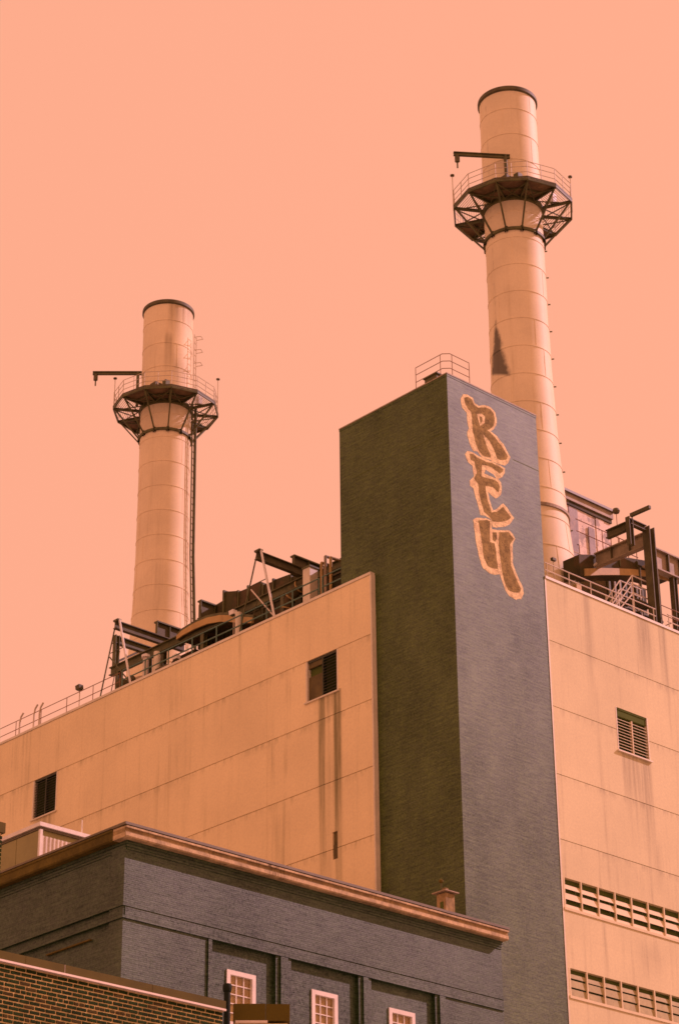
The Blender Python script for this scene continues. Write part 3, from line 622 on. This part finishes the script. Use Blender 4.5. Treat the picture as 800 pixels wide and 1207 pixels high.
# ------------------------------------------------------------------ right roof
pt_ = tag(empty('roof_penthouse', (21.3, 15, 47.35)), 'weathered roof penthouse with peeling pale panels right of the chimney', 'penthouse')
box(17.6, 24.6, 11.03, 19, 47.35, 61.44).build('core', 'core', pt_)
random.seed(3)
xs = [17.6, 18.9, 20.1, 21.0, 21.75, 22.6, 23.3, 24.0, 24.62]; zz = [47.35, 51.2, 54.6, 57.1, 58.9, 61.17]
for i, (a, b) in enumerate(zip(xs, xs[1:])):
    for c, d in zip(zz, zz[1:]):
        box(a+.012, b-.012, 10.93 + random.uniform(0, .05), 11.02, c+.01, d-.01).build('cladding_panel', 'peel_grey' if random.random() < .33 else 'peel', pt_)
box(17.4, 24.72, 10.80, 19.2, 61.45, 61.85).build('eave', 'girder_pale', pt_)
box(17.4, 24.76, 10.66, 19.2, 61.85, 62.0).build('roof_edge', 'cornice_top', pt_)
box(17.5, 24.66, 10.88, 11.02, 61.18, 61.44).build('soffit_band', 'rust', pt_)
for x in (20.95, 22.55): box(x, x+.5, 10.86, 10.92, 58.0, 60.3).build('louvre_panel', 'peel_grey', pt_)
# mid platform on the penthouse face
wp = tag(empty('walkway', (20, 9.6, 56)), 'thin railed walkway crossing the peeling penthouse wall', 'walkway')
box(17.6, 24.6, 9.9, 10.9, 56.5, 56.62).build('deck', 'girder', wp)
for z in (57.1, 57.6): MB().bar((17.6, 9.95, z), (24.6, 9.95, z), .045, n=6).build('rail', 'rail', wp)
for i in range(6): MB().bar((18+i*1.3, 9.95, 56.6), (18+i*1.3, 9.95, 57.6), .045, n=6).build('post', 'rail', wp)

gf = tag(empty('steel_portal', (14.7, .6, 48.25)), 'dark steel portal column and beams standing at the right roof edge', 'steel frame')
MB().ibeam((14.72, .42, 48.25), (14.72, .42, 53.75), .46, .42, .05, up=(1,0,0)).build('column', 'girder', gf)
box(14.4, 15.05, .1, .75, 48.25, 48.33).build('base_plate', 'steel', gf)
MB().ibeam((14.70, .66, 53.15), (14.70, 3.93, 53.15), .34, .78, .06).build('main_beam', 'girder_pale', gf)
for y in (1.6, 2.8): box(14.56, 14.84, y, y+.05, 52.82, 53.48).build('stiffener', 'girder', gf)
MB().ibeam((14.45, .42, 53.62), (13.25, .42, 53.62), .26, .30, .04).build('tie_beam', 'girder', gf)
MB().ibeam((13.25, .42, 52.3), (13.25, .42, 53.85), .26, .30, .04).build('post', 'girder', gf)
MB().ibeam((13.25, .6, 53.42), (13.25, 1.9, 53.42), .26, .46, .05).build('rear_beam', 'girder', gf)
MB().bar((13.25, .3, 53.92), (13.25, -.95, 53.92), .16, .18).build('outrigger', 'girder', gf)
MB().bar((14.7, 3.9, 53.0), (13.9, 4.9, 52.1), .14, n=8).build('diagonal_tube', 'pale', gf)
# breeching duct into the right stack
bd = tag(empty('breeching_duct', (17, 4.5, 52)), 'dark breeching duct with arched tan underside entering the nearer chimney', 'duct')
def duct_run(y0, y1, top, bot, nm, mt):
    MB().prism(top + bot[::-1], 1, y0, y1).build(nm, mt, bd)
topl = [(13.45, 53.15), (14.6, 53.5), (16, 53.95), (19, 54.55), (20.6, 54.8)]
botl = [(13.45, 51.95), (14.6, 52.35), (16, 52.85), (19, 53.7), (20.6, 53.9)]
duct_run(4.0, 5.1, topl, botl, 'duct', 'rust')
duct_run(3.94, 3.999, [(13.75, 52.42), (15.0, 52.86), (16.2, 53.22), (17.6, 53.62), (19.0, 53.95), (20.2, 54.12), (21.4, 54.2)], [(13.75, 52.02), (15.0, 52.46), (16.2, 52.84), (17.6, 53.26), (19.0, 53.62), (20.2, 53.82), (21.4, 53.92)], 'tan_band', 'tan')
for x in (15.2, 16.6, 18.0): box(x, x+.07, 3.93, 3.998, 53.05 + (x-15.2)*.30, 53.55 + (x-15.2)*.24).build('rib', 'steel', bd)
hg = tag(empty('heavy_girder', (22, 4, 54)), 'heavy pale brown girder running off to the right behind the portal column', 'girder')
MB().ibeam((17.9, 3.3, 54.28), (29.5, 3.3, 54.28), .45, 1.25, .08).build('girder', 'girder_pale', hg)
for x in (19.6, 20.6, 21.6, 22.6): box(x, x+.06, 3.09, 3.26, 53.74, 54.8).build('stiffener', 'girder', hg)
for x in (20.1, 27): MB().ibeam((x, 3.3, 47.35), (x, 3.3, 53.64), .3, .3, .04).build('post', 'girder', hg)
# dark plant under the duct
bx = tag(empty('plant_casing', (18.5, 7.5, 47.35)), 'dark ribbed plant casing in shade under the breeching duct', 'casing')
box(18.1, 21.4, 6.2, 9.2, 47.35, 54.4).build('casing', 'rust', bx)
for i in range(7): box(18.2 + i*.45, 18.34 + i*.45, 6.08, 6.19, 47.5, 54.3).build('rib', 'girder_pale' if i in (1, 4) else 'steel', bx)
bx2 = tag(empty('plant_casing', (17.2, 2.9, 47.35)), 'low dark plant casing behind the pale stair rails', 'casing')
box(14.5, 17.4, 2.2, 3.6, 47.35, 49.9).build('casing', 'rust', bx2); box(14.4, 17.5, 2.1, 3.7, 49.9, 50.0).build('lid', 'girder', bx2)
for i in range(6): box(14.7+i*.46, 14.8+i*.46, 2.1, 2.19, 47.5, 49.8).build('rib', 'steel', bx2)
# lamp on penthouse corner
lp = tag(empty('globe_lamp', (19.37, 6.2, 54.4)), 'small round lamp on a thin pole above the breeching duct', 'lamp')
MB().bar((19.37, 6.2, 54.4), (19.37, 6.2, 58.3), .04, n=6).build('pole', 'thinrail', lp)
MB().lathe((19.37, 6.2), [(.02, 58.28), (.16, 58.33), (.21, 58.45), (.16, 58.58), (.02, 58.63)], 12).build('globe', 'girder', lp, smooth=True)
railing('duct_railing', [(16.2, 6.4), (21.2, 6.4)], 54.4, [56.3, 57.0], [(18.3+.7*i, 6.4) for i in range(5)], 'thinrail', .05, 'thin brown railing on top of the breeching duct')
# stair with pale rails
sr = tag(empty('roof_stair', (13, 1.3, 47.35)), 'steep roof stair with pale tube rails left of the portal column', 'stair')
for yy in (.75, 1.55):
    for dz in (0, -.45, -.95):
        MB().path([(11.2, yy, 48.55+dz*.6-.6), (13.55, yy, 50.85+dz), (15.2, yy, 50.85+dz)], .07, 7).build('stair_rail', 'pale', sr)
    for x, z in ((13.55, 50.85), (12.4, 49.7), (15.1, 50.85)): MB().bar((x, yy, 47.35), (x, yy, z), .07, n=7).build('stair_post', 'pale', sr)
for i in range(9): box(11.5+i*.23, 11.75+i*.23, .8, 1.5, 47.5+i*.24, 47.54+i*.24).build('tread', 'girder', sr)
box(13.5, 15.2, .8, 1.5, 49.66, 49.72).build('landing', 'girder', sr)
railing('roof_railing', [(6.25, .05), (14.3, .05)], 48.25, [48.62, 49.0], [(6.4+1.55*i, .05) for i in range(6)], 'pale', .055, 'pale two-rail railing from the brick tower to the portal column', 'roof edge railings', (10, .05, 48.25))
railing('roof_railing', [(15.2, .05), (28, .05)], 48.25, [48.62, 49.0], [(15.3+1.5*i, .05) for i in range(9)], 'pale', .055, 'pale two-rail railing right of the portal column', 'roof edge railings', (20, .05, 48.25))
railing('roof_railing', [(16.4, 1.6), (18.9, 1.6), (18.9, 3.2)], 47.35, [49.4, 50.0, 50.5], [(16.4, 1.6), (17.6, 1.6), (18.9, 1.6), (18.9, 3.2)], 'thinrail', .045, 'thin brown three-rail railing behind the right end of the parapet', 'roof edge railings', (17.6, 1.6, 47.35))
for x, lb in ((15.75, 'thin dark hanger pipe just right of the portal column'), (17.2, 'second thin hanger pipe further right of the portal column')):
    tag(MB().bar((x, 2.0, 47.35), (x, 2.0, 52.4), .12, n=8).build('hanger_pipe', 'girder', None, (x, 2.0, 47.35)), lb, 'pipe', 'hanger pipes under the heavy girder')
fl = tag(empty('roof_floodlight', (8.3, .4, 48)), 'small dark floodlight at the foot of the nearer chimney', 'floodlight', 'small roof floodlights')
MB().bar((7.4, .5, 47.35), (7.4, .5, 49.6), .04, n=6).build('pole', 'rail', fl); box(7.28, 7.52, .40, .56, 49.6, 49.74).build('housing', 'girder', fl)
tag(box(9.0, 9.35, .5, .85, 47.35, 48.9).build('junction_post', 'tan', None, (9.2, .7, 47.35)), 'short tan junction post behind the right parapet railing', 'post')

# ------------------------------------------------------------------ low brick building in front
lb = tag(empty('low_brick_building', (-9.5, 5, 0)), 'lower olive grey brick building with stained cornice and white windows', 'building')
XL, XR, YF, YB = -19.15, .45, -1.5, 22.0
REC = .16
bays = [(-15.28, -11.97), (-11.2, -7.70), (-7.03, -3.52)]
ZP = 26.28
# front wall: recessed back plane with flush plain areas and pilasters in front
wins = [(-14.26, -12.85), (-10.04, -8.70), (-5.97, -4.55)]
box(XL, XR, YF, YF+.6, ZP, 29.2).build('front_wall', 'lowbrick', lb)
edges = [XL] + [v for b in bays for v in b] + [XR]
for a, b in zip(edges[0::2], edges[1::2]): box(a, b, YF, YF+.6, 0, ZP-.0).build('pier', 'lowbrick', lb)
for (a, b), (wa, wb) in zip(bays, wins):
    box(a, wa, YF+REC, YF+.6, 0, ZP).build('bay_panel', 'lowbrick', lb); box(wb, b, YF+REC, YF+.6, 0, ZP).build('bay_panel', 'lowbrick', lb)
    box(wa, wb, YF+REC, YF+.6, 25.36, ZP).build('bay_panel', 'lowbrick', lb); box(wa, wb, YF+REC, YF+.6, 0, 23.3).build('bay_panel', 'lowbrick', lb)
for (a, b) in ((-11.97, -11.2), (-7.70, -7.03), (-3.52, -2.8)):
    box(a+.20, b-.20, YF-.07, YF-.002, 0, ZP-.02).build('pilaster_strip', 'lowbrick', lb)
box(-15.30, -15.13, YF-.06, YF+.3, 0, ZP-.02).build('pilaster_strip', 'lowbrick', lb)
box(XL, XL+.6, YF+.6, YB, 0, 29.2).build('side_wall', 'lowbrick', lb)
box(XL-.10, XL-.002, YF, YF+.80, 0, 29.0).build('corner_pilaster', 'lowbrick', lb)
box(XL+.6, -.3, YF+.6, YB, 28.9, 29.15).build('roof_deck', 'roof', lb)
box(-.3, XR, YF+.6, -.02, 28.9, 29.15).build('roof_deck', 'roof', lb)
box(-.6, XR, -.30, -.02, 0, 28.9).build('return_wall', 'lowbrick', lb) if False else None
# string courses
for z0, z1, pr in ((26.74, 26.82, .05), (26.38, 26.74, .025), (26.285, 26.38, .055)):
    box(XL-.0, XR, YF-pr, YF-.001, z0, z1).build('string_course', 'lowbrick', lb)
    box(XL-pr-.1 if pr > .04 else XL-pr, XL-.001, YF-pr, YB, z0, z1).build('string_course', 'lowbrick', lb)
# corbel courses and cornice
for z0, z1, pr in ((28.86, 28.95, .03), (28.95, 29.05, .06), (29.05, 29.17, .10)):
    box(XL-pr, XR, YF-pr, YF-.001, z0, z1).build('corbel_course', 'lowbrick', lb)
    box(XL-pr, XL-.001, YF-.001, YB, z0, z1).build('corbel_course', 'lowbrick', lb)
CP = .40
def cornice_run(x0, x1):
    lo = [(YF+.35, 29.17), (YF-CP+.05, 29.17), (YF-CP, 29.21), (YF-CP, 29.34), (YF+.35, 29.34)]
    mid = [(YF+.35, 29.341), (YF-CP+.03, 29.341), (YF-CP+.03, 29.50), (YF+.35, 29.50)]
    fil = [(YF+.35, 29.501), (YF-CP-.04, 29.501), (YF-CP-.04, 29.57), (YF+.35, 29.59)]
    MB().prism(lo, 0, x0, x1).build('cornice_stone', 'cornice', lb)
    MB().prism(mid, 0, x0, x1).build('cornice_frieze', 'cornice_stained', lb)
    MB().prism(fil, 0, x0, x1).build('cornice_fillet', 'cornice', lb)
cj = [XL-CP, -15.6, -11.4, -7.1, -3.1, XR+.06]
for a, b in zip(cj, cj[1:]): cornice_run(a + (0 if a == cj[0] else .006), b - .006)
cjy = [YF+.36, 2.2, 6.1, 10, 14, 18, YB]
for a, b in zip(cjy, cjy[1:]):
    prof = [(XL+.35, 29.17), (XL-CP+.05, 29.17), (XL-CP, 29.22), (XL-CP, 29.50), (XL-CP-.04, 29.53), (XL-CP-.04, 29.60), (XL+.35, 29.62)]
    MB().prism(prof, 1, a+.004, b-.004).build('cornice_stone', 'cornice_shade_tone', lb)  # darker than the front run, with the side's shade in the colour
box(XL-CP-.06, XR+.08, YF-CP-.06, YF+.36, 29.60, 29.70).build('coping_metal', 'cornice_top', lb)
box(XL-CP-.06, XL+.36, YF+.362, YB, 29.622, 29.70).build('coping_metal', 'cornice_top', lb)
box(-15.5, -2.2, YF-CP+.12, YF+.3, 29.702, 29.74).build('lead_flashing', 'white_line', lb)
box(XL-.10, XL-.004, .4, 3.05, 25.88, 25.93).build('pale_ledge', 'cornice_shade_tone', lb)
# windows
for wa, wb in wins:
    w_ = empty('sash_window', (wa, YF+REC, 23.3), lb)
    y0, y1 = YF+REC-.05, YF+REC+.14
    f = MB(); f.box(wa, wa+.17, y0, y1, 23.3, 25.36).box(wb-.17, wb, y0, y1, 23.3, 25.36).box(wa+.17, wb-.17, y0, y1, 25.19, 25.36).box(wa+.17, wb-.17, y0, y1, 23.3, 23.45)
    f.build('frame', 'white', w_)
    wd = (wb-wa-.34)
    for i in (1, 2): x = wa+.17+wd*i/3; box(x-.018, x+.018, y0+.08, y1-.03, 23.45, 25.19).build('muntin', 'white', w_)
    for i in range(1, 5): z = 23.45 + 1.74*i/5; box(wa+.17, wb-.17, y0+.085, y1-.035, z-.018, z+.018).build('muntin', 'white', w_)
    for i in range(3):
        for j in range(5):
            box(wa+.17+wd*i/3+.02, wa+.17+wd*(i+1)/3-.02, y1-.075, y1-.065, 23.45+1.74*j/5+.02, 23.45+1.74*(j+1)/5-.02).build('pane', 'glass', w_)
    box(wa+.1, wb-.1, y1-.05, y1-.04, 23.3, 25.3).build('blind', 'curtain', w_)
    box(wa-.05, wb+.05, y1+.22, y1+.25, 23.2, 25.4).build('room_back', 'void', w_)
# corrugated penthouse on the low roof
cp = tag(empty('corrugated_shed', (-15.5, 9, 29.15)), 'small corrugated roof shed with pale rim on the low brick building', 'shed')
SX, SY, SZ = -17.55, 6.15, 32.2
box(SX, SX+4.4, SY, 14, 29.15, SZ-.26).build('body', 'corr', cp)
mb = MB(); x = SX+.02; prof = []
while x < SX+4.3:
    prof += [(x, SY-.01), (x+.03, SY-.07), (x+.10, SY-.07), (x+.13, SY-.01)]; x += .19
mb.prism(prof + [(SX+4.35, SY-.002), (SX+.01, SY-.002)], 2, 29.2, SZ-.5).build('corrugated_sheet', 'pale', cp)
for i in range(5): box(SX-.05, SX-.002, SY+.03 + i*1.5, SY+.03 + i*1.5 + 1.47, 29.2, SZ-.28).build('side_sheet', 'corr', cp)
box(SX-.09, SX+.03, SY-.12, SY+.0, 29.2, SZ-.28).build('corner_post', 'white', cp)
box(SX-.16, SX+4.5, SY-.18, 14.1, SZ-.16, SZ).build('rim', 'white', cp)
box(SX-.07, SX+4.45, SY-.09, 14.0, SZ-.255, SZ-.165).build('rim_board', 'cornice_top', cp)
MB().bar((SX+2.0, SY, SZ), (SX+2.0, SY, SZ+.6), .05, n=6).build('stub_pipe', 'white', cp)
# roof cowl near the tower
rc = tag(empty('roof_cowl', (-2, -.8, 29.15)), 'small tan vent cowl with flat hat on the low roof by the tower corner', 'vent cowl')
box(-2.26, -1.74, -1.04, -.52, 29.15, 30.86).build('stack', 'cornice_stained', rc)
box(-2.28, -2.259, -.90, -.72, 30.15, 30.5).build('opening', 'void', rc)
box(-2.40, -1.6, -1.18, -.38, 30.90, 30.94).build('hat', 'girder_pale', rc)
for dx in (-.2, .2):
    for dy in (-.2, .2): box(-2+dx-.03, -2+dx+.03, -.78+dy-.03, -.78+dy+.03, 30.86, 30.90).build('hat_leg', 'steel', rc)
box(-2.09, -1.91, -.87, -.69, 30.94, 31.14).build('top_box', 'cornice_stained', rc)
MB().bar((-2, -.55, 30.94), (-2, -.55, 31.45), .05, n=6).build('rod', 'steel', rc); MB().lathe((-2, -.55), [(.01, 31.40), (.10, 31.46), (.10, 31.54), (.01, 31.6)], 10).build('finial', 'cornice_shade_tone', rc)
dv = tag(empty('dome_vent', (-3.2, 4.4, 29.15)), 'small dark dome vent peeking over the cornice before the cream wall', 'vent')
MB().bar((-2.0, 3.6, 29.15), (-2.0, 3.6, 31.35), .3, n=12).build('neck', 'black', dv); MB().lathe((-2.0, 3.6), [(.01, 31.75), (.2, 31.7), (.33, 31.5), (.34, 31.35), (.01, 31.35)], 14).build('dome', 'black', dv, smooth=True)

# ------------------------------------------------------------------ nearest brick building, bottom left
nb = tag(empty('near_brick_building', (-50, -28, 0)), 'nearest brick building with brown metal coping and white drip line, bottom left', 'building')
NY = -34.28; NX = -42.24; NT_ = 12.44
def zlow(x): return 11.30 + (x + 47.2) * .172
box(-62, NX-.02, NY+.012, -18, 0, NT_+.12).build('mortar_core', 'mortar', nb)
xq = [-62, -47.3, -46.0, -44.8, -43.6, NX-.02]
for a, b in zip(xq, xq[1:]): box(a, b, NY, NY+.0115, 0, NT_ if a < -47.4 else math.floor((zlow(a)-.05)/.075)*.075).build('brick_face', 'nearwall', nb)
def bm_brick(l):
    b = .004; h = .0265
    return MB().add([(0,0,-h),(l,0,-h),(l,0,h),(0,0,h),(b,-.016,-h+b),(l-b,-.016,-h+b),(l-b,-.016,h-b),(b,-.016,h-b)],
                    [(4,5,6,7),(0,1,5,4),(1,2,6,5),(2,3,7,6),(3,0,4,7)])
random.seed(11)
KIT = [(bm_brick(.196).mesh('brick'), bm_brick(.092).mesh('brick')) for _ in range(2)]
for k, mt in ((0, 'nearbrick'), (1, 'nearbrick2')):
    for me in KIT[k]: me.materials.append(M[mt])
z = NT_ - .04; row = 0; cnt = 0
while z > 11.2:
    header = row % 6 == 5; step = .110 if header else .216
    x = -47.29 + (0 if row % 2 else .108)*(0 if header else 1) + random.uniform(-.01, .01)
    while x + step < NX - .015:
        if z > zlow(x):
            k = 1 if random.random() < (.42 if header else .14) else 0; cnt += 1
            piece('brick', KIT[k][1 if header else 0], (x + random.uniform(-.004, .004), NY + .0122 + random.uniform(-.003, .002), z + random.uniform(-.002, .002)), nb)
        x += step
    rem = NX - .022 - x
    if rem > .03 and z > zlow(x):
        me = bm_brick(rem).mesh('brick'); piece('brick', me, (x, NY + .012, z), nb, 'nearbrick'); cnt += 1
    z -= .0745; row += 1
box(-62, NX+.01, NY-.05, NY+.40, NT_+.042, NT_+.19).build('coping', 'coping_brown', nb)
box(-62, NX+.0, NY-.075, NY+.25, NT_+.006, NT_+.040).build('drip_flashing', 'white_line', nb)
box(-62, NX, NY+.41, -18, NT_+.122, NT_+.14).build('roof_deck', 'roof', nb)
for x in (-46.6, -45.8, -43.9): box(x, x+.015, NY-.053, NY-.0505, NT_+.05, NT_+.19).build('coping_seam', 'girder_pale' if x == -45.8 else 'coping_brown', nb)
cbk = tag(empty('parapet_block', (-41.36, -34.28, 0)), 'brown sheet-metal parapet block right of the black vent pipe', 'parapet')
rt_ = Matrix.Translation((-41.36, -34.28, 0)) @ Matrix.Rotation(R(-41), 4, 'Z')
def rb(x0, x1, y0, y1, z0, z1):
    m = box(x0, x1, y0, y1, z0, z1); m.v = [tuple(rt_ @ Vector(v)) for v in m.v]; return m
rb(-.50, .08, -.02, .4, 12.43, 12.74).build('left_sheet', 'coping_brown', cbk)
rb(.085, .52, -.01, .4, 12.43, 12.735).build('right_sheet', 'coping_brown', cbk)
rb(-.46, .12, -.05, .35, 12.385, 12.428).build('drip_flashing', 'white_line', cbk)
rb(-.48, .48, .0, .35, 0, 12.385).build('pier', 'nearwall', cbk)
bp = tag(empty('black_vent_pipe', (-42.05, -34.15, 0)), 'black iron vent pipe with collar in front of the low brick building', 'pipe')
MB().bar((-42.07, -34.17, 8), (-42.07, -34.17, 12.86), .12, n=14).build('pipe', 'black', bp, smooth=True)
MB().lathe((-42.07, -34.17), [(.04, 12.86), (.072, 12.86), (.085, 12.90), (.085, 12.97), (.07, 13.0), (.04, 13.0)], 14).build('collar', 'black', bp, smooth=True)
bf = tag(empty('brick_flue', (-47.8, -33.8, NT_+.14)), 'brick chimney flue with dark cap cut by the left picture edge', 'chimney')
box(-48.4, -47.15, -34.20, -33.2, 12.60, 14.68).build('mortar_core', 'mortar', bf)
zc = 12.64
while zc < 14.64:
    box(-48.415, -47.135, -34.215, -33.185, zc, zc+.05).build('brick_course', 'nearbrick', bf); zc += .0745
box(-48.45, -47.10, -34.25, -33.15, 14.68, 14.86).build('cap', 'coping_brown', bf)
